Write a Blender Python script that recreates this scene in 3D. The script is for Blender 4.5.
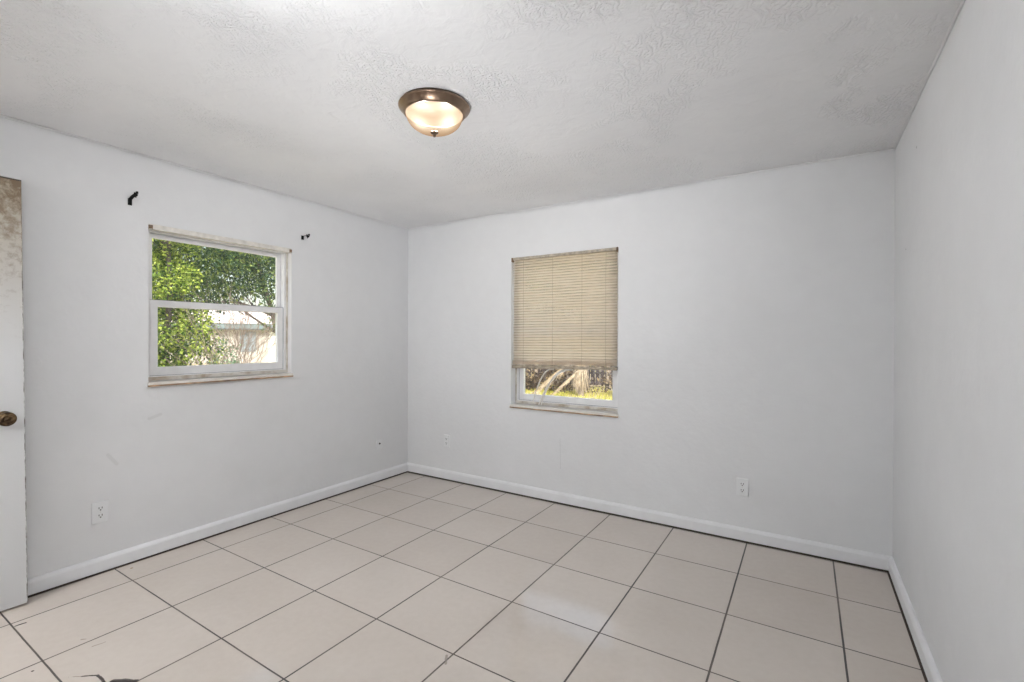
import bpy, bmesh, math, random
from mathutils import Vector, Matrix
random.seed(7)
D = bpy.data
sc = bpy.context.scene
C = sc.collection
for o in list(D.objects):
    D.objects.remove(o)

# ------------------------------------------------------------ camera
CAM = Vector((3.3979, -3.4646, 1.3345))
yaw, pitch, roll, fpx = -0.5581, -0.0041, 0.0036, 470.86
F = Vector((math.sin(yaw)*math.cos(pitch), math.cos(yaw)*math.cos(pitch), math.sin(pitch)))
R = Vector((math.cos(yaw), -math.sin(yaw), 0))
U = R.cross(F)
R2 = R*math.cos(roll)+U*math.sin(roll)
U2 = U*math.cos(roll)-R*math.sin(roll)
cd = D.cameras.new('camera')
cam = D.objects.new('camera', cd)
C.objects.link(cam)
M = Matrix((R2, U2, -F)).transposed().to_4x4()
M.translation = CAM
cam.matrix_world = M
cd.sensor_width = 36
cd.lens = fpx/1024*36
cd.clip_start = 0.02
cd.clip_end = 300
sc.camera = cam

# ------------------------------------------------------------ sky, sun, large lights, exposure
w = D.worlds.new('world')
sc.world = w
w.use_nodes = True
wn = w.node_tree.nodes
sky = wn.new('ShaderNodeTexSky')
sky.sky_type = 'NISHITA'
sky.sun_disc = False
sky.sun_elevation = math.radians(48)
sky.sun_rotation = math.radians(140)
sky.air_density = 1.2
sky.dust_density = 5.0
haze = wn.new('ShaderNodeMix')          # thin bright haze whitens the blue
haze.data_type = 'RGBA'
haze.inputs[0].default_value = 0.45
haze.inputs[7].default_value = (2.6, 2.5, 2.35, 1)
w.node_tree.links.new(sky.outputs[0], haze.inputs[6])
w.node_tree.links.new(haze.outputs[2], wn['Background'].inputs[0])
wn['Background'].inputs[1].default_value = 0.55


def light(name, kind, energy, loc, direction=None, color=(1, 1, 1), **kw):
    l = D.lights.new(name, kind)
    l.energy = energy
    l.color = color
    for k, v in kw.items():
        setattr(l, k, v)
    o = D.objects.new(name, l)
    C.objects.link(o)
    o.location = loc
    if direction:
        o.rotation_euler = Vector(direction).to_track_quat('-Z', 'Y').to_euler()
    return o


light('sun', 'SUN', 3.0, (10, -10, 12), (-0.55, 0.62, -0.62), (1.0, 0.93, 0.82), angle=0.01)
# added fill light, bounced off the ceiling from beside the camera
light('bounce_fill', 'AREA', 20, (2.6, -3.35, 1.35), (0, -0.05, 1), (0.95, 0.975, 1.0), shape='DISK', size=0.4, spread=math.radians(100))
# second added fill, low beside the camera, turned to the far corner and ceiling
light('corner_fill', 'AREA', 6.2, (2.7, -3.45, .35), (-1.4, 2.7, 2.6), (0.96, 0.98, 1.0), shape='DISK', size=0.4, spread=math.radians(75))
# unseen lamp added in the hall as fill through the open doorway
light('hall_fill', 'POINT', 46, (0.5, -4.2, 2.1), None, (1.0, 0.99, 0.98), shadow_soft_size=0.1)

sc.view_settings.view_transform = 'Standard'
sc.view_settings.look = 'None'
sc.view_settings.gamma = 1
sc.view_settings.use_curve_mapping = False
sc.view_settings.exposure = 0.07

# ------------------------------------------------------------ dimensions
W, H, YN = 3.828, 2.44, -3.62          # room width, height, near wall
TH = 0.16
TS, TA, TB = 0.4685, 0.2646, 0.502      # tile pitch and phase

# ------------------------------------------------------------ material helpers


class NT:
    def __init__(s, name, rough=0.5, color=(.8, .8, .8), spec=0.5, metal=0.0):
        s.m = D.materials.new(name)
        s.m.use_nodes = True
        s.t = s.m.node_tree
        s.b = s.t.nodes['Principled BSDF']
        s.b.inputs['Base Color'].default_value = (*color, 1)
        s.b.inputs['Roughness'].default_value = rough
        s.b.inputs['Metallic'].default_value = metal
        s.b.inputs['Specular IOR Level'].default_value = spec
        s._pos = None

    def n(s, ty, **kw):
        x = s.t.nodes.new(ty)
        for k, v in kw.items():
            setattr(x, k, v)
        return x

    def put(s, sock, v):
        if isinstance(v, bpy.types.NodeSocket):
            s.t.links.new(v, sock)
        elif isinstance(v, tuple) and len(v) == 3 and sock.type == 'RGBA':
            sock.default_value = (*v, 1)
        else:
            sock.default_value = v

    def pos(s):
        if not s._pos:
            s._pos = s.n('ShaderNodeNewGeometry').outputs['Position']
        return s._pos

    def xyz(s):
        x = s.n('ShaderNodeSeparateXYZ')
        s.put(x.inputs[0], s.pos())
        return x.outputs

    def math(s, op, a, b=0.0, c=0.0, clamp=False):
        x = s.n('ShaderNodeMath', operation=op, use_clamp=clamp)
        for i, v in enumerate((a, b, c)):
            s.put(x.inputs[i], v)
        return x.outputs[0]

    def vmath(s, op, a, b=(0, 0, 0), scale=None):
        x = s.n('ShaderNodeVectorMath', operation=op)
        s.put(x.inputs[0], a)
        s.put(x.inputs[1], b)
        if scale is not None:
            s.put(x.inputs['Scale'], scale)
        return x.outputs

    def noise(s, scale, detail=4, dist=0.0, vec=None, rough=0.5):
        x = s.n('ShaderNodeTexNoise')
        s.put(x.inputs['Vector'], vec if vec is not None else s.pos())
        x.inputs['Scale'].default_value = scale
        x.inputs['Detail'].default_value = detail
        x.inputs['Distortion'].default_value = dist
        x.inputs['Roughness'].default_value = rough
        return x.outputs['Fac']

    def ramp(s, fac, stops):
        x = s.n('ShaderNodeValToRGB')
        s.put(x.inputs[0], fac)
        e = x.color_ramp.elements
        while len(e) < len(stops):
            e.new(0.5)
        for i, (p, c) in enumerate(stops):
            e[i].position = p
            e[i].color = (*c, 1) if isinstance(c, tuple) else (c, c, c, 1)
        return x.outputs[0]

    def mix(s, fac, a, b, mode='MIX'):
        x = s.n('ShaderNodeMix', data_type='RGBA', blend_type=mode)
        s.put(x.inputs[0], fac)
        s.put(x.inputs[6], a)
        s.put(x.inputs[7], b)
        return x.outputs[2]

    def bump(s, h, strength=0.3, dist=0.01):
        x = s.n('ShaderNodeBump')
        x.inputs['Strength'].default_value = strength
        x.inputs['Distance'].default_value = dist
        s.put(x.inputs['Height'], h)
        s.put(s.b.inputs['Normal'], x.outputs[0])

    def color(s, v):
        s.put(s.b.inputs['Base Color'], v)

    def mark(s, p0, p1, r0, soft=0.5, vec=None):
        """1 inside a capsule from p0 to p1, 0 outside"""
        p0, p1 = Vector(p0), Vector(p1)
        d = p1-p0
        a = s.vmath('SUBTRACT', vec if vec is not None else s.pos(), tuple(p0))[0]
        t = s.vmath('DOT_PRODUCT', a, tuple(d/max(d.length_squared, 1e-9)))[1]
        t = s.math('MINIMUM', s.math('MAXIMUM', t, 0.0), 1.0)
        q = s.vmath('SCALE', tuple(d), scale=t)[0]
        dist = s.vmath('LENGTH', s.vmath('SUBTRACT', a, q)[0])[1]
        x = s.n('ShaderNodeMapRange')
        s.put(x.inputs[0], dist)
        x.inputs[1].default_value = r0
        x.inputs[2].default_value = r0*(1-soft)
        x.inputs[3].default_value = 0
        x.inputs[4].default_value = 1
        return x.outputs[0]


def simple(name, color, rough=0.5, metal=0.0, spec=0.5, var=0.0, scale=8.0):
    k = NT(name, rough, color, spec, metal)
    if var:
        n = k.noise(scale, 5)
        c0 = tuple(c*(1-var) for c in color)
        c1 = tuple(min(1, c*(1+var)) for c in color)
        k.color(k.ramp(n, [(0.3, c0), (0.7, c1)]))
    return k.m


def wall_mat(name, marks=()):
    k = NT(name, 0.55, (.8, .8, .8), 0.3)
    big = k.noise(1.3, 4)
    sm = k.noise(9, 5)
    c = k.ramp(k.math('ADD', k.math('MULTIPLY', big, .6), k.math('MULTIPLY', sm, .4)),
               [(0.3, (.785, .79, .80)), (0.7, (.83, .835, .845))])
    for p0, p1, r, colr, op in marks:
        c = k.mix(k.math('MULTIPLY', k.mark(p0, p1, r), op), c, colr)
    k.color(c)
    h = k.math('ADD', k.noise(28, 6), k.math('MULTIPLY', k.noise(6, 3), .8))
    k.bump(h, 0.35, 0.006)
    return k.m


m_wall_l = wall_mat('painted_wall_left', [
    ((0, -2.14, .86), (0, -2.20, .84), .012, (.6, .6, .6), .35),
    ((0, -2.40, .66), (0, -2.36, .60), .012, (.6, .6, .6), .3)])
m_wall_b = wall_mat('painted_wall_back', [
    ((1.70, 0, .52), (1.705, 0, .28), .004, (.5, .5, .5), .25)])
m_wall_r = wall_mat('painted_wall_right', [
    ((W, -.36, 1.80), (W, -.362, 1.80), .006, (.25, .25, .25), .9),
    ((W, -.62, 2.23), (W, -.622, 2.23), .008, (.3, .3, .3), .8),
    ((W, -.02, .12), (W, -.02, .05), .004, (.2, .18, .15), .9)])
m_trim = simple('white_trim_paint', (.85, .855, .87), 0.4, var=.03)
m_gap = simple('dark_gap_grout', (.06, .045, .035), 0.9)

# ceiling: hand trowelled plaster with patches of short curved strokes
k = NT('trowelled_ceiling', 0.7, (.8, .8, .8), 0.2)
wav = k.n('ShaderNodeTexWave', wave_type='BANDS')
k.put(wav.inputs['Vector'], k.pos())
wav.inputs['Scale'].default_value = 13
wav.inputs['Distortion'].default_value = 14
wav.inputs['Detail'].default_value = 3
wav.inputs['Detail Scale'].default_value = 1.6
patch = k.ramp(k.noise(2.2, 4, 0.5), [(0.46, 0.0), (0.62, 1.0)])
h = k.math('MULTIPLY', wav.outputs['Fac'], patch)
h = k.math('ADD', k.math('MULTIPLY', h, 1.0), k.math('MULTIPLY', k.noise(14, 6, 0.6), 1.1))
k.color(k.ramp(k.noise(1.6, 5), [(0.3, (.86, .86, .87)), (0.7, (.92, .92, .925))]))
k.bump(h, 0.50, 0.010)
m_ceil = k.m

# floor: ceramic tiles
k = NT('ceramic_floor_tiles', 0.25, (.6, .55, .5), 1.0)
X, Y, Z = k.xyz()


def griddist(v, ph):
    q = k.math('DIVIDE', k.math('SUBTRACT', v, ph), TS)
    fr = k.math('FRACT', k.math('ADD', q, 100.0))
    d = k.math('MULTIPLY', k.math('MINIMUM', fr, k.math('SUBTRACT', 1.0, fr)), TS)
    return d, k.math('FLOOR', k.math('ADD', q, 100.0))


wob = k.math('MULTIPLY', k.math('SUBTRACT', k.noise(7, 3), .5), .002)
dx, ix = griddist(k.math('ADD', X, wob), TA)
dy, iy = griddist(k.math('ADD', Y, wob), -TB)
gx = k.math('LESS_THAN', dx, 0.0040)
gy = k.math('LESS_THAN', dy, 0.0033)
grout = k.math('MAXIMUM', gx, gy)
cmb = k.n('ShaderNodeCombineXYZ')
k.put(cmb.inputs[0], ix)
k.put(cmb.inputs[1], iy)
wn_ = k.n('ShaderNodeTexWhiteNoise', noise_dimensions='2D')
k.put(wn_.inputs['Vector'], cmb.outputs[0])
mot = k.math('ADD', k.math('MULTIPLY', k.noise(2.2, 3), .5), k.math('MULTIPLY', k.noise(30, 3), .3))
mot = k.math('ADD', mot, k.math('MULTIPLY', wn_.outputs[0], .2))
tile = k.ramp(mot, [(0.25, (.575, .508, .445)), (0.75, (.665, .60, .54))])
gcol = k.mix(k.ramp(k.noise(2.5, 3), [(.42, 0.0), (.6, 1.0)]), (.025, .018, .014), (.10, .075, .06))
col = k.mix(grout, tile, gcol)
# broken corner and cracks near the camera, scuffs
CR = (.03, .02, .016)
nv = k.n('ShaderNodeTexNoise')
k.put(nv.inputs['Vector'], k.pos())
nv.inputs['Scale'].default_value = 30
off = k.vmath('SCALE', k.vmath('SUBTRACT', nv.outputs['Color'], (.5, .5, .5))[0], scale=.012)[0]
wp = k.vmath('ADD', k.pos(), off)[0]
for p0, p1, r, cc, op in [
        ((1.075, -2.755, 0), (1.03, -2.755, 0), .006, CR, 1),
        ((1.03, -2.755, 0), (.985, -2.79, 0), .004, CR, .9),
        ((.985, -2.79, 0), (.945, -2.82, 0), .002, CR, .6),
        ((1.12, -2.735, 0), (1.195, -2.69, 0), .013, (.02, .013, .01), 1),
        ((1.075, -2.755, 0), (1.14, -2.76, 0), .006, CR, 1),
        ((.306, -2.835, 0), (.311, -2.805, 0), .006, CR, .95),
        ((.782, -2.884, 0), (.783, -2.884, 0), .006, CR, .9),
        ((.80, -2.66, 0), (.79, -2.70, 0), .003, (.2, .16, .13), .6),
        ((.70, -2.70, 0), (.69, -2.71, 0), .004, (.2, .16, .13), .6),
        ((2.12, -1.93, 0), (2.15, -1.97, 0), .007, (.25, .21, .18), .6),
        ((.09, -2.32, 0), (.095, -2.32, 0), .008, (.3, .2, .12), .7)]:
    col = k.mix(k.math('MULTIPLY', k.mark(p0, p1, r, .4, wp), op), col, cc)
k.color(col)
k.put(k.b.inputs['Roughness'], k.math('ADD', k.math('MULTIPLY', grout, .5),
      k.ramp(k.noise(5, 5), [(.3, .08), (.7, .15)])))
k.bump(k.math('ADD', k.math('MULTIPLY', grout, -1.0), k.math('MULTIPLY', k.noise(3, 2), .5)), 0.25, 0.003)
m_floor = k.m

m_vinyl = simple('white_window_vinyl', (.86, .86, .87), 0.35, var=.04, scale=14)
m_track = simple('beige_grimy_track', (.76, .73, .68), 0.6, var=.14, scale=25)
m_sash_shadow = simple('grey_sash_shadow', (.16, .17, .20), .7)
m_grime = NT('grimy_window_stop', .7)
m_grime.color(m_grime.ramp(m_grime.noise(11, 5), [(.36, (.46, .38, .30)), (.58, (.72, .69, .64))]))
m_grime = m_grime.m
m_rust = simple('rusty_bracket_metal', (.23, .15, .09), 0.7, var=.5, scale=60)
m_black = simple('black_painted_iron', (.004, .004, .004), 0.6, spec=.2)
m_slot = simple('dark_slot', (.04, .035, .03), 0.8)
m_plate = simple('white_outlet_plastic', (.84, .85, .86), 0.3)

m_siledge = simple('brown_stained_sill_edge', (.42, .28, .17), 0.7, var=.5, scale=18)
# window sill stone with a brown dirty edge
k = NT('painted_sill', 0.5, (.7, .66, .6))
geo = k.n('ShaderNodeNewGeometry')
sep = k.n('ShaderNodeSeparateXYZ')
k.put(sep.inputs[0], geo.outputs['Normal'])
d = k.math('MULTIPLY', k.ramp(k.noise(14, 5), [(.35, .2), (.65, 1.0)]), .8)
k.color(k.mix(k.math('MULTIPLY', d, .35), (.78, .76, .73), (.55, .42, .28)))
m_sill = k.m

k = NT('window_glass', 0.0)
tr = k.n('ShaderNodeBsdfTransparent')
tr.inputs[0].default_value = (.95, .97, .96, 1)
gl = k.n('ShaderNodeBsdfGlossy')
gl.inputs['Roughness'].default_value = 0.02
mx = k.n('ShaderNodeMixShader')
mx.inputs[0].default_value = 0.05
k.t.links.new(tr.outputs[0], mx.inputs[1])
k.t.links.new(gl.outputs[0], mx.inputs[2])
k.t.links.new(mx.outputs[0], k.t.nodes['Material Output'].inputs[0])
m_glass = k.m

# blind slat plastic: aged cream, lets some daylight through
k = NT('aged_cream_vinyl', 0.45, (.78, .68, .52))
X, Y, Z = k.xyz()
aged = k.ramp(k.math('ADD', k.math('MULTIPLY', k.noise(3, 4), .5), k.math('MULTIPLY', k.math('SUBTRACT', X, 1.2), .45)),
              [(.2, (.97, .935, .89)), (.7, (.97, .90, .81))])
k.color(aged)
tl = k.n('ShaderNodeBsdfTranslucent')
k.put(tl.inputs[0], (.97, .90, .81))
mx = k.n('ShaderNodeMixShader')
mx.inputs[0].default_value = 0.60
k.t.links.new(k.b.outputs[0], mx.inputs[1])
k.t.links.new(tl.outputs[0], mx.inputs[2])
k.t.links.new(mx.outputs[0], k.t.nodes['Material Output'].inputs[0])
m_slat = k.m
m_headrail = simple('dirty_headrail', (.50, .44, .36), 0.6, var=.35, scale=30)
m_cord = simple('aged_white_cord', (.80, .77, .72), 0.7)

# door: white paint, brown mould stains on the upper part
k = NT('stained_door_paint', 0.45, (.8, .8, .8))
X, Y, Z = k.xyz()
up = k.math('MULTIPLY', k.math('SUBTRACT', Z, 1.25), 1.15, clamp=True)
bl = k.math('ADD', k.noise(26, 8, .2, rough=.68), k.math('MULTIPLY', up, .26))
st = k.math('MULTIPLY', k.ramp(bl, [(.60, 0.0), (.80, 1.0)]), up)
base = k.mix(up, (.68, .685, .69), (.38, .325, .235))
base = k.mix(st, base, (.17, .11, .06))
edy = k.math('SUBTRACT', k.math('ADD', Y, 2.751), k.math('MULTIPLY', Z, -.0105))     # distance from the free edge
chip = k.math('MULTIPLY', k.math('GREATER_THAN', edy, -.0045), k.ramp(k.noise(24, 6), [(.42, 0.0), (.60, .75)]))
topc = k.math('MULTIPLY', k.math('GREATER_THAN', Z, 2.104), k.ramp(k.noise(24, 6), [(.36, 0.0), (.5, 1.0)]))
base = k.mix(k.math('MAXIMUM', chip, topc), base, (.05, .038, .028))
k.color(base)
k.bump(k.noise(22, 5), .3, .004)
m_door = k.m
k = NT('chipped_door_edge', 0.7, (.5, .47, .42))
k.color(k.ramp(k.noise(26, 6), [(.4, (.08, .06, .045)), (.62, (.62, .60, .57))]))
m_edge = k.m
k = NT('aged_bronze', 0.35, (.16, .10, .05), 0.5, 0.9)
k.color(k.ramp(k.noise(40, 3), [(.4, (.05, .03, .018)), (.7, (.22, .15, .08))]))
m_knob = k.m
k = NT('brushed_bronze', 0.30, (.30, .20, .13), 0.5, 1.0)
k.color(k.ramp(k.noise(5, 4, 1.0), [(.35, (.17, .115, .08)), (.7, (.45, .33, .24))]))
m_bronze = k.m

# ------------------------------------------------------------ mesh helpers


def obj(name, bm, mat, parent=None, smooth=False):
    me = D.meshes.new(name)
    bm.normal_update()
    bm.to_mesh(me)
    bm.free()
    for x in (mat if isinstance(mat, (list, tuple)) else [mat]):
        me.materials.append(x)
    if smooth:
        for p in me.polygons:
            p.use_smooth = True
    o = D.objects.new(name, me)
    C.objects.link(o)
    if parent:
        o.parent = parent
        o.matrix_parent_inverse = Matrix.Translation(-parent.location) if parent.type == 'EMPTY' else Matrix()
    return o


def tag(o, label, cat, group=None, kind=None):
    o['label'] = label
    o['category'] = cat
    if group:
        o['group'] = group
    if kind:
        o['kind'] = kind
    return o


def empty(name, loc):
    o = D.objects.new(name, None)
    C.objects.link(o)
    o.location = loc
    o.empty_display_size = .1
    return o


def box(bm, lo, hi, bevel=0.0, f=None):
    lo2 = [min(a, b) for a, b in zip(lo, hi)]
    hi2 = [max(a, b) for a, b in zip(lo, hi)]
    b = bmesh.new() if bevel else bm
    vs = [b.verts.new(Vector((x, y, z))) for x in (lo2[0], hi2[0]) for y in (lo2[1], hi2[1]) for z in (lo2[2], hi2[2])]
    for q in ((0, 1, 3, 2), (4, 6, 7, 5), (0, 4, 5, 1), (2, 3, 7, 6), (0, 2, 6, 4), (1, 5, 7, 3)):
        b.faces.new([vs[i] for i in q])
    if bevel:
        bmesh.ops.bevel(b, geom=list(b.edges), offset=bevel, segments=2, affect='EDGES', profile=.5)
        me = D.meshes.new('tmp')
        b.to_mesh(me)
        b.free()
        bm.from_mesh(me)
        D.meshes.remove(me)
    return bm


def tube(bm, pts, r, n=8, cap=True):
    pts = [Vector(p) for p in pts]
    rs = r if isinstance(r, (list, tuple)) else [r]*len(pts)
    rings = []
    up = Vector((0, 0, 1))
    for i, p in enumerate(pts):
        t = (pts[min(i+1, len(pts)-1)]-pts[max(i-1, 0)]).normalized()
        a = t.cross(up if abs(t.z) < .95 else Vector((1, 0, 0))).normalized()
        b = t.cross(a)
        rings.append([bm.verts.new(p+(a*math.cos(2*math.pi*j/n)+b*math.sin(2*math.pi*j/n))*rs[i]) for j in range(n)])
    for i in range(len(rings)-1):
        for j in range(n):
            bm.faces.new((rings[i][j], rings[i][(j+1) % n], rings[i+1][(j+1) % n], rings[i+1][j]))
    if cap:
        bm.faces.new(rings[0])
        bm.faces.new(rings[-1][::-1])
    return bm


def lathe(bm, prof, origin, axis='z', n=48, sgn=1):
    """prof: list of (radius, height along axis)"""
    o = Vector(origin)
    rings = []
    for r, h in prof:
        ring = []
        for j in range(n):
            a = 2*math.pi*j/n
            if axis == 'z':
                v = Vector((r*math.cos(a), r*math.sin(a), h))
            elif axis == 'x':
                v = Vector((h*sgn, r*math.cos(a), r*math.sin(a)))
            else:
                v = Vector((r*math.cos(a), h*sgn, r*math.sin(a)))
            ring.append(bm.verts.new(o+v))
        rings.append(ring)
    for i in range(len(rings)-1):
        for j in range(n):
            bm.faces.new((rings[i][j], rings[i][(j+1) % n], rings[i+1][(j+1) % n], rings[i+1][j]))
    bmesh.ops.remove_doubles(bm, verts=bm.verts, dist=1e-6)
    return bm


def struct(name, bm, mat, parent=None, label=None, cat=None):
    o = obj(name, bm, mat, parent)
    if not parent:
        o['kind'] = 'structure'
        if label:
            o['label'] = label
            o['category'] = cat
    return o


# ------------------------------------------------------------ room shell
LY0, LY1, LZ0, LZ1 = -2.205, -1.265, 1.048, 2.024      # left window opening
BX0, BX1, BZ0, BZ1 = 1.227, 2.185, 0.753, 2.038        # back window opening
HY = -4.9                                              # far end of the hall behind

bm = bmesh.new()
box(bm, (-TH, HY-.1, -.12), (W+TH, TH, 0))
struct('floor', bm, m_floor, None, 'square glossy beige ceramic floor tiles with dark grout lines', 'floor')
bm = bmesh.new()
box(bm, (-.5, HY-.4, H), (W+.5, .5, H+.25))
struct('ceiling', bm, m_ceil, None, 'white ceiling with hand trowelled plaster swirls', 'ceiling')
bm = bmesh.new()
box(bm, (-TH, HY, 0), (0, LY0, H))
box(bm, (-TH, LY1, 0), (0, TH, H))
box(bm, (-TH, LY0, 0), (0, LY1, LZ0-.003))
box(bm, (-TH, LY0, LZ1), (0, LY1, H))
struct('wall_left', bm, m_wall_l, None, 'white painted wall around the window without a blind', 'wall')
bm = bmesh.new()
box(bm, (0, 0, 0), (BX0, TH, H))
box(bm, (BX1, 0, 0), (W, TH, H))
box(bm, (BX0, 0, 0), (BX1, TH, BZ0-.003))
box(bm, (BX0, 0, BZ1), (BX1, TH, H))
struct('wall_back', bm, m_wall_b, None, 'white painted wall holding the window with the cream blind', 'wall')
bm = bmesh.new()
box(bm, (W, YN-.12, 0), (W+TH, TH, H))
struct('wall_right', bm, m_wall_r, None, 'plain white painted wall along the right edge of the room', 'wall')
DX0, DX1, DH = 0.075, 0.90, 2.12
bm = bmesh.new()
box(bm, (0, YN-.12, 0), (DX0, YN, H))
box(bm, (DX1, YN-.12, 0), (W, YN, H))
box(bm, (DX0, YN-.12, DH), (DX1, YN, H))
struct('wall_near', bm, m_wall_r)
bm = bmesh.new()
box(bm, (0, HY-.1, 0), (1.7, HY, H))
box(bm, (1.6, HY, 0), (1.7, YN-.12, H))
struct('wall_hall', bm, m_wall_r)

# door casing in the doorway
bm = bmesh.new()
for a, b in ((DX0-.0, DX0+.02), (DX1-.02, DX1)):
    box(bm, (a, YN-.12, 0), (b, YN, DH))
box(bm, (DX0, YN-.12, DH-.02), (DX1, YN, DH))
box(bm, (DX1-.01, YN, 0), (DX1+.06, YN+.015, DH+.06), .003)
box(bm, (DX0+.05, YN, DH), (DX1+.06, YN+.015, DH+.06), .003)
struct('trim_doorway', bm, m_trim)

# baseboards: thin painted boards with an eased top edge, dark gap underneath


def baseboard(name, p0, p1, nrm, h=.088, t=.020):
    p0, p1, n = Vector(p0), Vector(p1), Vector(nrm)
    prof = [(0, .009), (t, .009), (t, h-.018), (t*.75, h-.008), (t*.4, h), (0, h)]
    bm = bmesh.new()
    ra = [bm.verts.new(p0+n*a+Vector((0, 0, z))) for a, z in prof]
    rb = [bm.verts.new(p1+n*a+Vector((0, 0, z))) for a, z in prof]
    for i in range(len(prof)-1):
        bm.faces.new((ra[i], ra[i+1], rb[i+1], rb[i]))
    bm.faces.new(ra)
    bm.faces.new(rb[::-1])
    o = struct(name, bm, m_trim, None, 'white baseboard along the foot of the %s wall' % name.split('_')[1], 'baseboard')
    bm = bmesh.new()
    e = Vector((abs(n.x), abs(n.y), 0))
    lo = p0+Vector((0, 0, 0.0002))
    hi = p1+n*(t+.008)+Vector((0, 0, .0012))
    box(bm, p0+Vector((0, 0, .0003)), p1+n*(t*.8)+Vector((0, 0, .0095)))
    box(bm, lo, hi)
    obj('grout_gap', bm, m_gap, o)  # dark grout joint between baseboard and floor tiles
    return o


baseboard('baseboard_left', (0, YN, 0), (0, 0, 0), (1, 0, 0))
baseboard('baseboard_back', (0, 0, 0), (W, 0, 0), (0, -1, 0))
baseboard('baseboard_right', (W, YN, 0), (W, 0, 0), (-1, 0, 0))

# narrow plaster bead where walls meet the ceiling
for nm, p0, p1 in (('trim_1', (0.004, YN, H-.004), (0.004, 0, H-.004)), ('trim_2', (0, -.004, H-.004), (W, -.004, H-.004)),
                   ('trim_3', (W-.004, YN, H-.004), (W-.004, 0, H-.004))):
    bm = bmesh.new()
    P0, P1 = Vector(p0), Vector(p1)
    pts = [P0.lerp(P1, i/40)+Vector((0, 0, random.uniform(-.0005, .0005))) for i in range(41)]
    tube(bm, pts, [random.uniform(.004, .0065) for _ in pts], 8)
    struct(nm, bm, m_ceil)

# ------------------------------------------------------------ windows


def mapL(u, d, z):      # left wall: u = y, d outward
    return (-d, u, z)


def mapB(u, d, z):
    return (u, d, z)


def mbox(bm, mp, u0, u1, d0, d1, z0, z1, bev=0.0):
    box(bm, mp(u0, d0, z0), mp(u1, d1, z1), bev)


def ringbox(bm, mp, u0, u1, z0, z1, d0, d1, wl, wr, wb, wt, bev=.002):
    mbox(bm, mp, u0, u0+wl, d0, d1, z0, z1, bev)
    mbox(bm, mp, u1-wr, u1, d0, d1, z0, z1, bev)
    mbox(bm, mp, u0+wl-.001, u1-wr+.001, d0, d1, z0, z0+wb, bev)
    mbox(bm, mp, u0+wl-.001, u1-wr+.001, d0, d1, z1-wt, z1, bev)


def window(name, mp, u0, u1, z0, z1, zm, depth, label):
    bm = bmesh.new()
    ringbox(bm, mp, u0, u1, z0+.012, z1, depth, depth+.075, .028, .028, .036, .03)
    win = struct(name, bm, m_vinyl, None, label, 'window')
    # grimy inner stops of the track
    bm = bmesh.new()
    ringbox(bm, mp, u0+.0005, u1-.0005, z0+.02, z1-.0005, depth-.012, depth-.001, .012, .012, .022, .02, .001)
    obj('window_stop', bm, m_grime, win)
    fu0, fu1 = u0+.030, u1-.030
    # upper sash (outer)
    bm = bmesh.new()
    ringbox(bm, mp, fu0, fu1, zm-.02, z1-.032, depth+.045, depth+.066, .028, .028, .038, .028)
    s = obj('upper_sash', bm, m_vinyl, win)
    bm = bmesh.new()
    mbox(bm, mp, fu0+.02, fu1-.02, depth+.054, depth+.058, zm+.01, z1-.05)
    obj('pane', bm, m_glass, s)
    # lower sash (inner)
    bm = bmesh.new()
    ringbox(bm, mp, fu0, fu1, z0+.05, zm+.022, depth+.008, depth+.040, .044, .044, .052, .042)
    s = obj('lower_sash', bm, m_vinyl, win)
    bm = bmesh.new()
    ringbox(bm, mp, fu0-.0055, fu1+.0055, z0+.0445, zm+.024, depth+.006, depth+.030, .005, .005, .0050, .001, .0005)
    obj('sash_shadow', bm, m_sash_shadow, win)  # dark strip standing in for the shadow gap around the lower sash
    bm = bmesh.new()
    mbox(bm, mp, fu0+.035, fu1-.035, depth+.022, depth+.026, z0+.09, zm-.01)
    obj('pane', bm, m_glass, s)
    bm = bmesh.new()
    uc = (fu0+fu1)/2
    mbox(bm, mp, uc-.03, uc+.03, depth-.002, depth+.010, zm+.008, zm+.022, .003)
    obj('sash_lock', bm, m_vinyl, s)
    bm = bmesh.new()
    mbox(bm, mp, u0-.004, u1+.006, -.018, depth+.08, z0-.008, z0+.015, .004)
    obj('window_sill', bm, m_sill, win)
    bm = bmesh.new()
    mbox(bm, mp, u0-.004, u1+.006, -.0195, .002, z0-.012, z0-.002, .002)
    obj('sill_edge', bm, m_siledge, win)
    return win


w1 = window('window_1', mapL, LY0, LY1, LZ0, LZ1, 1.55, .055, 'white double-hung window looking out on green trees')
w2 = window('window_2', mapB, BX0, BX1, BZ0, BZ1, 1.36, .080, 'white double-hung window half hidden by the cream blind')
bm = bmesh.new()
box(bm, (-.03, LY0+.001, LZ1-.026), (.006, LY1-.001, LZ1+.006), .003)
obj('head_trim', bm, m_track, w1)

# rusty blind brackets left in the top corners of window 1


def blind_bracket(y, label):
    bm = bmesh.new()
    box(bm, (-.030, y-.010, LZ1-.026), (.007, y-.008, LZ1-.001), .0005)
    box(bm, (-.030, y+.008, LZ1-.026), (.007, y+.010, LZ1-.001), .0005)
    box(bm, (-.030, y-.010, LZ1-.006), (.009, y+.010, LZ1-.001), .001)
    box(bm, (.005, y-.010, LZ1-.022), (.009, y+.010, LZ1-.001), .001)
    o = obj('blind_bracket', bm, m_rust)
    tag(o, label, 'bracket', 'rusty blind brackets on the tree window')
    return o


blind_bracket(LY0+.011, 'small rusty blind bracket at the top left corner of the tree window')
blind_bracket(LY1-.011, 'small rusty blind bracket at the top right corner of the tree window')

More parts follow.
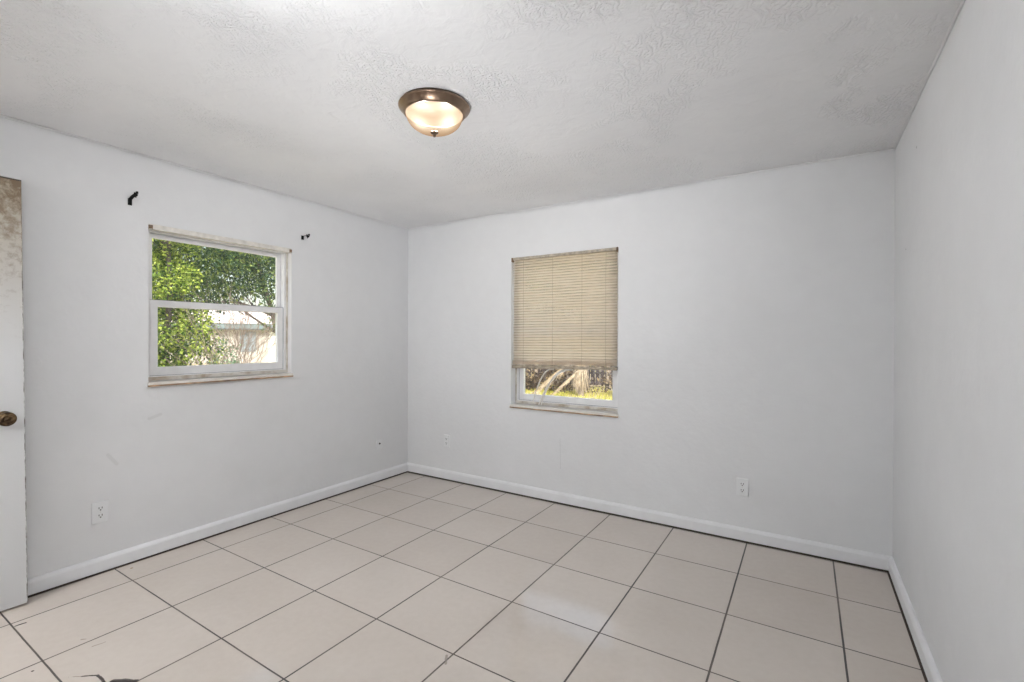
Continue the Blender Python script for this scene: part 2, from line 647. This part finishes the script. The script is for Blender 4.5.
# ------------------------------------------------------------ venetian blind
b0 = empty('venetian_blind', (1.706, .025, BZ1))
tag(b0, 'aged cream venetian blind with closed slats, lowered over most of the back window', 'window blind')
bx0, bx1 = BX0+.008, BX1-.012
bm = bmesh.new()
box(bm, (bx0, .004, BZ1-.022), (bx1, .042, BZ1-.001), .003)
box(bm, (bx0-.004, .001, BZ1-.012), (bx1+.01, .006, BZ1-.001), .001)
obj('headrail', bm, m_headrail, b0)
for x in (BX0+.006, BX1-.010):
    bm = bmesh.new()
    box(bm, (x-.006, -.004, BZ1-.036), (x+.008, .046, BZ1-.0005), .002)
    obj('bracket', bm, m_rust, b0)
ZB = 1.118
sl = bmesh.new()
zs = BZ1-.034
pitch_s = .0222


def slat(bm, zc, tilt, x0, x1, wdt=.0262, sk=0.0, ph=0.0, lip_shade=True):
    nx = 14
    rows = []
    for i in range(nx+1):
        t = i/nx
        x = x0+(x1-x0)*t
        row = []
        for j in range(5):
            s = (j/4-.5)
            cur = (.25-s*s)*.009
            a = tilt+ph*math.sin(6*t+zc*9)*.05
            dy = -math.sin(a)*cur+math.cos(a)*s*wdt
            dz = math.cos(a)*cur+math.sin(a)*s*wdt
            row.append(bm.verts.new((x, .024+dy, zc+dz+sk*(t-.5)+.0012*math.sin(5*t+zc*31))))
        rows.append(row)
    for i in range(nx):
        for j in range(4):
            f = bm.faces.new((rows[i][j], rows[i+1][j], rows[i+1][j+1], rows[i][j+1]))
            f.material_index = 1 if j == 0 and lip_shade else 0


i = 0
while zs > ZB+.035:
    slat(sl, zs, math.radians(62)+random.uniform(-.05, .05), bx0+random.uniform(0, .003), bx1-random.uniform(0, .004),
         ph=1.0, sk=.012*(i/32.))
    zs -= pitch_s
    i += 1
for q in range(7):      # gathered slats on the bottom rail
    slat(sl, ZB+.006+q*.0058, math.radians(random.uniform(4, 14)), bx0-.004+random.uniform(0, .006), bx1-random.uniform(0, .004), sk=.014, lip_shade=False)
m_lip_shade = simple('shaded_slat_lip', (.58, .50, .40), .8, var=.2, scale=10)  # shade line between slats, painted on each lower lip
o = obj('slats', sl, [m_slat, m_lip_shade], b0)
for p in o.data.polygons:
    p.use_smooth = True
sm = o.modifiers.new('thickness', 'SOLIDIFY')
sm.thickness = .0008
bm = bmesh.new()
box(bm, (bx0-.006, .008, ZB-.028), (bx1, .040, ZB-.003), .004)
for v in bm.verts:
    v.co.z += .014*((v.co.x-bx0)/(bx1-bx0)-.5)
obj('bottom_rail', bm, simple('grimy_bottom_rail', (.40, .34, .26), .6, var=.35, scale=22), b0)
for x in (1.345, 1.625, 1.885, 2.085):
    bm = bmesh.new()
    for yy in (.0045, .0435):
        pts = [(x+random.uniform(-.0015, .0015), yy, BZ1-.03-(BZ1-.03-ZB)*t/12) for t in range(13)]
        tube(bm, pts, .0011, 5)
    obj('ladder_cord', bm, simple('ladder_cord', (.42, .37, .30), .8), b0)
bm = bmesh.new()
tube(bm, [(1.262, -.004, BZ1-.02), (1.258, -.008, 1.7), (1.259, -.008, 1.4), (1.258, -.007, 1.16)], .0022, 6)
obj('tilt_wand', bm, m_cord, b0)
# lift cords hanging out from the bottom rail and curling over the sill
for k_, (xa, xb, rr) in enumerate(((1.80, 1.50, .009), (1.76, 1.52, .007), (1.62, 1.44, .006))):
    bm = bmesh.new()
    n = 14
    pts = []
    for i in range(n+1):
        t = i/n
        x = xa+(xb-xa)*(t**.62)
        z = (ZB-.03)-(ZB-.03-(.782 if k_ < 2 else .80))*(t**1.55)
        pts.append((x, .030+.004*k_-.028*t, z))
    tube(bm, pts, [rr*(1-.55*abs(i/n-.4)) for i in range(n+1)], 7)
    obj('lift_cord', bm, m_cord, b0, True)

# ------------------------------------------------------------ door leaf, open against the left wall
DXL = .105
bm = bmesh.new()
dy0, dy1 = YN+.012, -2.755
box(bm, (DXL-.036, dy0, .010), (DXL, dy1, 2.112), .0015)
for f in bm.faces:
    if f.normal.y > .5 or f.normal.z > .5:
        pass
bm.normal_update()
for f in bm.faces:
    if f.calc_center_median().y > dy1-.0016 and abs(f.normal.y) > .3:
        f.material_index = 1
    if f.calc_center_median().z > 2.1115 - .0016:
        f.material_index = 1
# slightly out of plumb, as old doors hang
for v in bm.verts:
    v.co.y += -.022*(v.co.z/2.1)*((v.co.y-dy0)/(dy1-dy0)) + .004
door = struct('door_1', bm, [m_door, m_edge], None, 'white slab door with brown mould stains near its top, standing open', 'door')
door['kind'] = 'structure'
ky, kz = -2.835, .943
bm = bmesh.new()
lathe(bm, [(0, 0), (.034, 0), (.034, .004), (.030, .009), (.016, .012), (.012, .018), (.0125, .030), (.020, .036), (.030, .044),
           (.034, .054), (.033, .064), (.029, .070), (.026, .0665), (.023, .0700), (.020, .0730), (.015, .0725), (.013, .068), (.010, .068),
           (.006, .073), (0, .074)], (DXL, ky, kz), 'x', 40)
obj('door_knob', bm, m_knob, door, True)
for z in (.22, 1.06, 1.88):
    bm = bmesh.new()
    tube(bm, [(DXL+.004, dy0+.002, z-.045), (DXL+.004, dy0+.002, z+.045)], .006, 10)
    obj('hinge', bm, m_knob, door)

# ------------------------------------------------------------ outlets


def outlet(label, p, axis, wd=.072, ht=.116, group='white duplex outlets low on the walls'):
    x, y, z = p
    e = empty('wall_outlet', p)
    tag(e, label, 'outlet', group)

    def bb(bm, a0, a1, d0, d1, z0, z1, bev=0.0):
        if axis == 'x':
            box(bm, (x+d0, y+a0, z+z0), (x+d1, y+a1, z+z1), bev)
        else:
            box(bm, (x+a0, y-d1, z+z0), (x+a1, y-d0, z+z1), bev)
    bm = bmesh.new()
    bb(bm, -wd/2, wd/2, 0, .009, -ht/2, ht/2, .0025)
    obj('cover_plate', bm, m_plate, e)
    for s in (-1, 1):
        zc = s*.0205
        bm = bmesh.new()
        n = 20
        fr, bk = [], []
        for j in range(n):
            a = 2*math.pi*j/n
            ca, sa = math.cos(a)*.0175, max(-.0135, min(.0135, math.sin(a)*.0175))
            pt = (lambda d: (x+d, y+ca, z+zc+sa)) if axis == 'x' else (lambda d: (x+ca, y-d, z+zc+sa))
            fr.append(bm.verts.new(pt(.0105)))
            bk.append(bm.verts.new(pt(.006)))
        bm.faces.new(fr)
        for j in range(n):
            bm.faces.new((fr[j], fr[(j+1) % n], bk[(j+1) % n], bk[j]))
        r = obj('receptacle', bm, m_plate, e)
        bm = bmesh.new()
        bb(bm, -.0085, -.0055, .0103, .0118, zc-.001, zc+.0085)
        bb(bm, .0055, .0085, .0103, .0118, zc-.001, zc+.0085)
        bb(bm, -.003, .003, .0103, .0118, zc-.0105, zc-.005)
        so = obj('slot', bm, m_slot, r)
    bm = bmesh.new()
    bb(bm, -.0025, .0025, .009, .0102, -.0025, .0025, .0006)
    obj('screw', bm, m_track, e)
    return e


outlet('white duplex outlet on the left wall below the tree window near the door', (0, -2.437, .345), 'x', .076, .12)
outlet('white duplex outlet on the back wall left of the blind window, near the room corner', (.513, 0, .366), 'y')
outlet('white duplex outlet on the back wall right of the blind window', (3.045, 0, .357), 'y')
e = empty('cable_plate', (0, -.375, .345))
tag(e, 'small white cable plate with one dark jack, on the left wall by the corner', 'wall plate')
bm = bmesh.new()
box(bm, (0, -.41, .30), (.007, -.34, .39), .0025)
obj('cover_plate', bm, m_plate, e)
bm = bmesh.new()
lathe(bm, [(0, .006), (.008, .006), (.008, .010), (.005, .010), (.005, .017), (0, .017)], (0, -.375, .349), 'x', 14)
obj('jack', bm, m_slot, e)

# ------------------------------------------------------------ curtain rod brackets


def rod_bracket(label, y, z0, z1, end, r):
    e = empty('curtain_rod_bracket', (0, y, (z0+z1)/2))
    tag(e, label, 'bracket', 'black curtain rod brackets above the tree window')
    bm = bmesh.new()
    box(bm, (0, y-.010, z0), (.006, y+.010, z1), .0015)
    tube(bm, [(.004, y, z0+.008), (.008, y, z0+.008)], .004, 8)
    obj('wall_plate', bm, m_black, e)
    bm = bmesh.new()
    ex, ey, ez = end
    tube(bm, [(.003, y, z1-.006), (ex*.5, y+(ey-y)*.5, z1+(ez-z1)*.45), (ex, ey, ez)], r, 8)
    obj('arm', bm, m_black, e)
    bm = bmesh.new()
    pts = [(ex+.011+.013*math.cos(a), ey, ez+.006+.013*math.sin(a)) for a in [math.radians(d_) for d_ in range(150, 391, 24)]]
    tube(bm, pts, .0065, 8)
    tube(bm, [(ex+.004, ey, ez-.004), (ex+.004, ey, ez-.018)], .004, 8)
    obj('cradle', bm, m_black, e)


rod_bracket('black iron curtain rod bracket, upturned, above the left corner of the tree window', -2.298, 2.118, 2.158, (.050, -2.288, 2.176), .0085)
rod_bracket('black iron curtain rod bracket above the right corner of the tree window', -1.172, 2.118, 2.150, (.062, -1.172, 2.140), .0028)

# ------------------------------------------------------------ ceiling light
LX, LY_ = 1.902, -1.768
lamp = empty('ceiling_light', (LX, LY_, H))
tag(lamp, 'round flush ceiling light with bronze rim and glowing frosted glass bowl', 'ceiling light')
bm = bmesh.new()
lathe(bm, [(0, H), (.156, H), (.158, H-.007), (.165, H-.010), (.168, H-.015), (.165, H-.020), (.159, H-.022), (.153, H-.032),
           (.150, H-.034), (.145, H-.043), (.141, H-.048), (.134, H-.050), (.131, H-.044), (.127, H-.004), (0, H-.004)], (LX, LY_, 0), 'z', 96)
for f in bm.faces:
    c = f.calc_center_median()
    if math.hypot(c.x-LX, c.y-LY_) < .1312 and c.z < H-.001:
        f.material_index = 1
obj('metal_rim', bm, [m_bronze, simple('blacked_pan_inside', (.012, .010, .008), .9, spec=0)], lamp, True)  # pan inside coloured near black to hold down the bulb glare
k = NT('frosted_lamp_glass', .25, (.9, .75, .5))
# bulb hot spots painted into the glow, centred towards the camera side
tot = None
for bx_, by_ in ((LX-.050+.035, LY_-.031-.04), (LX+.050+.035, LY_+.031-.04)):
    dd = k.vmath('LENGTH', k.vmath('SUBTRACT', k.pos(), (bx_, by_, H-.095))[0])[1]
    g = k.math('DIVIDE', .0022, k.math('ADD', k.math('MULTIPLY', dd, dd), .0008))
    tot = g if tot is None else k.math('ADD', tot, g)
em = k.n('ShaderNodeEmission')
ecol = k.ramp(k.math('MULTIPLY', tot, .5), [(.15, (.98, .60, .32)), (.7, (1.0, .86, .62))])
k.put(em.inputs[0], ecol)
front = k.math('SUBTRACT', 1.0, k.n('ShaderNodeNewGeometry').outputs['Backfacing'])
k.put(em.inputs[1], k.math('MULTIPLY', front, k.math('ADD', k.math('MULTIPLY', tot, .62), .32)))
gb = k.n('ShaderNodeBsdfGlossy')
gb.inputs['Roughness'].default_value = .35
m1 = k.n('ShaderNodeMixShader')
m1.inputs[0].default_value = .03
k.t.links.new(em.outputs[0], m1.inputs[1])
k.t.links.new(gb.outputs[0], m1.inputs[2])
tp = k.n('ShaderNodeBsdfTransparent')
m2 = k.n('ShaderNodeMixShader')
m2.inputs[0].default_value = .08
k.t.links.new(m1.outputs[0], m2.inputs[1])
k.t.links.new(tp.outputs[0], m2.inputs[2])
k.t.links.new(m2.outputs[0], k.t.nodes['Material Output'].inputs[0])
bm = bmesh.new()
prof = [(.1325*math.cos(a)**.85, H-.046-.084*math.sin(a)) for a in [math.radians(d_) for d_ in range(0, 90, 5)]]+[(0, H-.130)]
lathe(bm, prof, (LX, LY_, 0), 'z', 96)
bmesh.ops.recalc_face_normals(bm, faces=bm.faces)
if min(bm.faces, key=lambda f: f.calc_center_median().z).normal.z > 0:
    bmesh.ops.reverse_faces(bm, faces=bm.faces)
obj('glass_bowl', bm, k.m, lamp, True)
bm = bmesh.new()
lathe(bm, [(0, -.130), (.017, -.132), (.019, -.136), (.016, -.141), (.008, -.144), (.006, -.147), (.008, -.151), (.005, -.156), (0, -.157)],
      (LX, LY_, H+.005), 'z', 24)
obj('finial', bm, m_bronze, lamp, True)
for bx_, by_ in ((LX-.045, LY_-.028), (LX+.045, LY_+.028)):
    light('bulb_light', 'POINT', 122, (bx_, by_, H-.0515), None, (1.0, .99, .98), shadow_soft_size=0.0)

# ------------------------------------------------------------ outside
GZ = -.25
k = NT('yard_grass_ground', .95, (.4, .4, .15), .1)
k.color(k.mix(k.ramp(k.noise(.9, 6), [(.42, 0.0), (.58, 1.0)]), k.ramp(k.noise(6, 5), [(.35, (.25, .25, .06)), (.65, (.50, .45, .14))]),
              k.ramp(k.noise(9, 4), [(.3, (.42, .33, .22)), (.7, (.66, .56, .42))])))
bm = bmesh.new()
box(bm, (-70, -15, GZ-.2), (40, 60, GZ))
g = obj('ground', bm, k.m)
g['kind'] = 'structure'


def leaf_mat(name, stops, trans=.3):
    k = NT(name, .5, (.2, .3, .05), .3)
    gn = k.n('ShaderNodeNewGeometry')
    f = k.math('ADD', k.math('MULTIPLY', gn.outputs['Random Per Island'], .45), k.math('MULTIPLY', k.noise(2.6, 3), .55))
    c = k.ramp(f, stops)
    k.color(c)
    tl = k.n('ShaderNodeBsdfTranslucent')
    k.put(tl.inputs[0], c)
    mx = k.n('ShaderNodeMixShader')
    mx.inputs[0].default_value = trans
    k.t.links.new(k.b.outputs[0], mx.inputs[1])
    k.t.links.new(tl.outputs[0], mx.inputs[2])
    k.t.links.new(mx.outputs[0], k.t.nodes['Material Output'].inputs[0])
    return k.m


m_leafA = leaf_mat('yellow_green_leaves', [(.34, (.025, .07, .015)), (.5, (.22, .33, .045)), (.7, (.52, .60, .13))], .15)
m_leafB = leaf_mat('mid_green_leaves', [(.3, (.015, .05, .025)), (.5, (.06, .13, .05)), (.72, (.32, .40, .10))], .12)
m_leafD = leaf_mat('dark_green_leaves', [(.25, (.012, .03, .025)), (.5, (.03, .06, .04)), (.8, (.08, .12, .06))], .1)
m_bark = simple('grey_bark', (.12, .10, .09), .9, var=.4, scale=6)
m_barkl = simple('pale_bark', (.36, .30, .25), .9, var=.35, scale=7)
m_dry = simple('dry_palm_straw', (.42, .34, .25), .8, var=.35, scale=9)
m_twig = simple('bare_grey_twigs', (.24, .19, .17), .9)


def leaf_mesh(name, clumps, n, size, mat, parent=None, droop=0.3):
    """clumps: (centre, (rx,ry,rz)); leaves gathered in sprays over each clump"""
    vs, fs = [], []
    tot = sum(c[1][0]*c[1][2] for c in clumps)
    for c, rr in clumps:
        m = max(4, int(n*rr[0]*rr[2]/tot))
        sprays = max(1, m//9)
        for _ in range(sprays):
            d = Vector((random.gauss(0, 1), random.gauss(0, 1), random.gauss(0, 1))).normalized()
            q = random.uniform(.6, 1.05)
            base = Vector((c[0]+d.x*rr[0]*q, c[1]+d.y*rr[1]*q, c[2]+d.z*rr[2]*q))
            for _ in range(9):
                p = base+Vector((random.gauss(0, 1), random.gauss(0, 1), random.gauss(0, 1)))*size*1.1
                ax = (d+Vector((random.uniform(-1, 1), random.uniform(-1, 1), random.uniform(-1, .8)-droop))*.8).normalized()
                sd = ax.cross(Vector((random.uniform(-1, 1), random.uniform(-1, 1), random.uniform(-1, 1)))).normalized()
                L = size*random.uniform(.7, 1.4)
                i0 = len(vs)
                nn = ax.cross(sd)*L*.1
                vs += [p, p+ax*L*.45+sd*L*.28, p+ax*L, p+ax*L*.45-sd*L*.28, p+ax*L*.5+nn]
                fs += [(i0, i0+1, i0+4), (i0+1, i0+2, i0+4), (i0+2, i0+3, i0+4), (i0+3, i0, i0+4)]
    me = D.meshes.new(name)
    me.from_pydata([tuple(v) for v in vs], [], fs)
    me.materials.append(mat)
    o = D.objects.new(name, me)
    C.objects.link(o)
    if parent:
        o.parent = parent
        o.matrix_parent_inverse = Matrix.Translation(-parent.location)
    return o


def branchy(bm, p, d, L, r, depth, spread=.6, kids=3, minr=.003):
    n = 4
    pts = [Vector(p)]
    dd = Vector(d).normalized()
    for i in range(n):
        dd = (dd+Vector((random.uniform(-1, 1), random.uniform(-1, 1), random.uniform(-.6, .8)))*.16).normalized()
        pts.append(pts[-1]+dd*L/n)
    tube(bm, pts, [max(minr, r*(1-.45*i/n)) for i in range(n+1)], 6 if depth > 1 else 4)
    if depth > 0:
        for q in range(kids):
            s = pts[random.randint(2, n)]
            nd = (dd+Vector((random.uniform(-1, 1), random.uniform(-1, 1), random.uniform(-.5, 1)))*spread).normalized()
            branchy(bm, s, nd, L*random.uniform(.55, .8), r*.5, depth-1, spread, kids, minr)


def tree(name, label, x, y, clumps, n, size, mat, trunk_r, h, bark, cat='tree', group=None, lean=(0, 0)):
    e = empty(name, (x, y, GZ))
    tag(e, label, cat, group)
    bm = bmesh.new()
    pts = [(x+lean[0]*t+random.uniform(-.04, .04), y+lean[1]*t+random.uniform(-.04, .04), GZ-.02+h*t) for t in (0, .2, .4, .6, .8, 1)]
    tube(bm, pts, [trunk_r*(1.2-.6*i/5) for i in range(6)], 10)
    for q in range(6):
        t = random.uniform(.45, 1)
        s = (x+lean[0]*t, y+lean[1]*t, GZ+h*t)
        branchy(bm, s, (random.uniform(-1, 1), random.uniform(-1, 1), random.uniform(.2, 1)), h*.32, trunk_r*.4, 2, .7, 2, .006)
    obj('trunk', bm, bark, e)
    if clumps:
        leaf_mesh('foliage', clumps, n, size, mat, e)
    return e


def cl(x, y, z, r, k_=9, flat=1.0, spread=1.0):
    out = []
    for _ in range(k_):
        a = random.uniform(0, 6.28)
        q = random.uniform(0, spread)
        rr = r*random.uniform(.35, .6)
        out.append(((x+math.cos(a)*q*r*.8, y+math.sin(a)*q*r*.8, z+random.uniform(-1, 1)*r*flat), (rr, rr, rr*.8)))
    return out


# near tree hung with yellow-green leaves, on the left of the view through window 1
cA = []
for i in range(40):
    z = .0+4.2*i/39
    cA.append(((-7.1+random.uniform(-.45, .42), .75+random.uniform(-.55, .38), z), (.27, .27, .22)))
for i in range(14):
    cA.append(((-7.1+random.uniform(-.55, .55), .75+random.uniform(-.75, .55), random.uniform(.1, 1.9)), (.28, .28, .22)))
tree('leafy_tree', 'bright yellow-green leafy tree filling the left part of the tree window', -7.1, .75, cA, 24000, .062, m_leafA, .06, 4.0, m_bark)
# spreading tree behind on the right
cB = cl(-8.3, 2.7, 3.3, 1.5, 20, .50, 1.2)+[((-7.7, 3.3, 1.9), (.35, .35, .4)), ((-8.2, 2.2, 2.45), (.5, .5, .3)), ((-7.6, 3.2, 2.5), (.4, .4, .3))]
tree('spreading_tree', 'spreading green tree with dark gaps on the right of the tree window', -8.6, 4.5, cB, 15000, .070, m_leafB, .10, 3.4, m_bark, lean=(.2, -1.2))
# dark trees closing the gaps
dk = [(-14.5, 4.1, 4.6, 2.4, 3.2), (-15.5, 2.6, 4.4, 2.6, 3.2), (-13.5, 7.6, 5.0, 2.0, 3.6), (-15, .3, 3.4, 2.6, 2)]
for i, (x, y, z, r, h) in enumerate(dk):
    tree('dark_tree', ['dark green tree seen between the two nearer trees in the tree window',
                       'dark green tree glimpsed behind the yellow-green tree in the tree window',
                       'dark green tree at the right edge of the tree window, behind the spreading tree',
                       'dark green tree low behind the yellow-green tree in the tree window'][i],
         x, y, cl(x, y, z, r, 14, .75, 1.1), 7000, .13, m_leafD, .16, h, m_bark, group='dark trees beyond the tree window')

# bare twiggy shrub in front of the neighbour's house
for i, (x, y, s) in enumerate(((-6.2, 1.35, 1.0), (-6.6, 2.0, 1.15))):
    bm = bmesh.new()
    for q in range(7):
        branchy(bm, (x+random.uniform(-.1, .1), y+random.uniform(-.1, .1), GZ), (random.uniform(-.7, .7), random.uniform(-.7, .7), 1), 1.05*s, .013, 3, .8, 3, .0028)
    o = obj('bare_shrub', bm, m_twig)
    tag(o, ['leafless twiggy shrub beside the yellow-green tree, seen in the lower sash',
            'leafless twiggy shrub in front of the pale house at the right of the lower sash'][i], 'shrub', 'bare shrubs outside the tree window')
sh = leaf_mesh('low_shrub', [((-6.6, 1.55, .9), (.22, .22, .4)), ((-6.7, 1.45, .4), (.3, .3, .35))], 1100, .06,
               leaf_mat('blue_green_leaves', [(.2, (.08, .18, .10)), (.8, (.30, .48, .30))]))
tag(sh, 'small blue-green shrub low between the tree and the pale house', 'shrub')

# neighbour's house beyond
hx, hy = -27.0, 13.5
he = empty('house', (hx, hy, GZ))
tag(he, 'low pale house with grey fascia seen through the lower sash of the tree window', 'house')
m_stucco = simple('cream_stucco', (.56, .53, .51), .9, var=.06, scale=1.2)
m_roofp = simple('pale_roof_tiles', (.78, .68, .64), .9, var=.12, scale=2.5)
m_fascia = simple('grey_teal_fascia', (.20, .26, .29), .7)
m_hwin = simple('grey_house_window', (.30, .36, .42), .2)
ang = math.atan2(CAM.x-hx, -(CAM.y-hy))         # turn its long face towards the room
rot = Matrix.Translation((hx, hy, GZ)) @ Matrix.Rotation(ang*1.0, 4, 'Z')


def hpart(name, boxes, mat, parent=he):
    bm = bmesh.new()
    for lo, hi in boxes:
        box(bm, lo, hi)
    bmesh.ops.transform(bm, matrix=rot, verts=bm.verts)
    o = obj(name, bm, mat, he)
    return o


hpart('wall', [((-6, 0, -.02), (6, 6, 2.15))], m_stucco)
hpart('fascia', [((-6.5, -.55, 2.12), (6.5, -.35, 2.52)), ((-6.5, -.55, 2.12), (6.5, 0, 2.2))], m_fascia)
bm = bmesh.new()
a = [(-6.6, -.6, 2.5), (6.6, -.6, 2.5), (6.6, 6.6, 2.5), (-6.6, 6.6, 2.5), (-5, 3, 3.75), (5, 3, 3.75)]
vv = [bm.verts.new(q) for q in a]
for q in ((0, 1, 5, 4), (1, 2, 5), (2, 3, 4, 5), (3, 0, 4), (3, 2, 1, 0)):
    bm.faces.new([vv[i] for i in q])
bmesh.ops.transform(bm, matrix=rot, verts=bm.verts)
obj('roof', bm, m_roofp, he)
for wx in (-3.6, -.7, 2.6):
    hpart('window', [((wx, -.04, .7), (wx+.9, .0, 2.0))], m_hwin)
hpart('door', [((.9, -.04, 0), (1.7, .0, 2.05))], simple('white_house_door', (.8, .8, .8), .5))

# --- yard behind window 2: grass tufts, trunks, board fence, palm, dry frond
vs, fs = [], []
for _ in range(9000):
    x = random.uniform(-5.5, 1.5)
    y = random.uniform(4.5, 10.5)
    hh = random.uniform(.04, .12)
    a = random.uniform(0, 6.28)
    i0 = len(vs)
    vs += [(x-.012*math.cos(a), y-.012*math.sin(a), GZ), (x+.012*math.cos(a), y+.012*math.sin(a), GZ),
           (x+random.uniform(-.04, .04), y+random.uniform(-.04, .04), GZ+hh)]
    fs.append((i0, i0+1, i0+2))
me = D.meshes.new('lawn_grass')
me.from_pydata(vs, [], fs)
me.materials.append(leaf_mat('sunlit_grass', [(.2, (.30, .32, .06)), (.5, (.62, .60, .12)), (.8, (.80, .70, .25))]))
gr = D.objects.new('lawn_grass', me)
C.objects.link(gr)
tag(gr, 'sunlit yellow-green grass in the yard behind the blind window', 'grass', kind='stuff')

fe = empty('board_fence', (-3, 13.5, GZ))
tag(fe, 'weathered grey-brown board fence behind the yard trees', 'fence')
m_fence = simple('weathered_boards', (.09, .07, .075), .9, var=.4, scale=3)
bm = bmesh.new()
x = -11.0
while x < 5:
    y = 12.0+(x+3)*.25
    box(bm, (x, y, GZ-.02), (x+.152, y+.025, GZ+1.75+random.uniform(-.03, .03)))
    x += .16
obj('boards', bm, m_fence, fe)
bm = bmesh.new()
tube(bm, [(-11, 10.04, GZ+.4), (5, 14.04, GZ+.4)], .04, 4)
tube(bm, [(-11, 10.04, GZ+1.4), (5, 14.04, GZ+1.4)], .04, 4)
obj('rail', bm, m_fence, fe)

tk = [(-3.75, 9.4, .055, 'pale'), (-3.35, 9.3, .04, 'dark'), (-3.15, 10.1, .09, 'dark'), (-2.75, 9.6, .05, 'pale'), (-2.35, 10.1, .07, 'dark'),
      (-1.75, 10.4, .06, 'pale'), (-1.05, 9.9, .075, 'dark'), (-1.3, 10.7, .05, 'pale')]
lb = ['slim pale tree trunk leftmost in the yard strip below the blind', 'thin dark tree trunk second from left below the blind',
      'thick dark tree trunk left of the dry frond', 'slim pale trunk behind the dry frond',
      'dark trunk just left of the shaggy palm stump', 'slim pale trunk just right of the shaggy palm stump',
      'dark trunk near the right end of the yard strip', 'thin pale trunk between the palm stump and the right dark trunk']
for (x, y, r, kind), l in zip(tk, lb):
    z = random.uniform(2.4, 3.4)
    tree('yard_tree', l, x, y, cl(x, y, z+.6, 1.0, 8, .5), 1600, .11, m_leafD if kind == 'dark' else m_leafB, r, z, m_bark if kind == 'dark' else m_barkl,
         group='trees in the yard behind the blind window')

br = []
for i in range(26):
    br.append(((random.uniform(-4.3, -.6), 9.35+random.uniform(-.3, .3), GZ+random.uniform(.08, .55)), (.26, .2, .16)))
brush = leaf_mesh('dry_brush', br, 3200, .09, leaf_mat('brown_brush_leaves', [(.25, (.03, .02, .018)), (.5, (.10, .07, .05)), (.78, (.40, .30, .17))], .1), None, .0)
tag(brush, 'tangle of dry brown brush at the far edge of the grass behind the blind window', 'brush', kind='stuff')

# shaggy palm stump with a skirt of dead straw
e = empty('palm_stump', (-1.95, 8.75, GZ))
tag(e, 'shaggy palm with a pale skirt of dead straw standing in the grass', 'palm')
bm = bmesh.new()
tube(bm, [(-1.95, 8.75, GZ), (-1.93, 8.77, GZ+.7), (-1.95, 8.75, GZ+1.5)], [.09, .07, .06], 10)
obj('trunk', bm, m_barkl, e)


def strips(bm, n, org, z0, z1, r0, r1, wd):
    for _ in range(n):
        a = random.uniform(0, 6.28)
        zt = random.uniform(*z0)
        zb = random.uniform(*z1)
        rt, rb = r0, random.uniform(*r1)
        c, s = math.cos(a), math.sin(a)
        p = [Vector((org[0]+c*r, org[1]+s*r, z)) for r, z in ((rt, zt), ((rt+rb)*.62, (zt+zb)*.55), (rb, zb))]
        sd = Vector((-s, c, 0))*wd
        v = [bm.verts.new(q) for q in (p[0]-sd*.4, p[0]+sd*.4, p[1]+sd, p[1]-sd, p[2])]
        bm.faces.new((v[0], v[1], v[2], v[3]))
        bm.faces.new((v[3], v[2], v[4]))


bm = bmesh.new()
strips(bm, 260, (-1.95, 8.75), (GZ+.35, GZ+1.2), (GZ+.02, GZ+.30), .06, (.10, .34), .014)
obj('straw_skirt', bm, m_dry, e)


def frond(name, label, p0, p1, p2, wleaf, mat, n=34):
    e = empty(name, p0)
    tag(e, label, 'palm frond', 'dry palm fronds in the yard')
    P = [Vector(q) for q in (p0, p1, p2)]

    def bez(t):
        return P[0]*(1-t)**2+P[1]*2*t*(1-t)+P[2]*t*t
    bm = bmesh.new()
    tube(bm, [bez(i/14) for i in range(15)], [.013*(1-.8*i/14) for i in range(15)], 7)
    obj('rib', bm, mat, e)
    bm = bmesh.new()
    for i in range(n):
        t = .12+.88*i/n
        b = bez(t)
        tg = (bez(min(1, t+.02))-bez(t-.02)).normalized()
        sd = tg.cross(Vector((0, 0, 1))).normalized()
        for s in (-1, 1):
            L = wleaf*(1-.5*t)*random.uniform(.7, 1.1)
            tip = b+tg*L*.75+sd*s*L*.35+Vector((0, 0, -L*random.uniform(.2, .6)))
            mid = b+tg*L*.4+sd*s*L*.28+Vector((0, 0, -L*.05))
            wv = Vector((0, 0, 1))*.012+tg*.012
            v = [bm.verts.new(q) for q in (b-wv*.3, b+wv*.3, mid+wv, mid-wv, tip)]
            bm.faces.new((v[0], v[1], v[2], v[3]))
            bm.faces.new((v[3], v[2], v[4]))
    obj('leaflets', bm, mat, e)
    return e


frond('palm_frond', 'long dry grey palm frond arching down left of the shaggy palm', (-1.75, 7.7, .75), (-2.1, 7.3, .45), (-2.45, 6.5, GZ+.03), .45, m_dry)
frond('palm_frond', 'second dry palm frond lying in the grass by the shaggy palm', (-1.7, 8.0, .5), (-1.9, 7.7, .25), (-2.1, 6.9, GZ+.03), .22, m_dry)
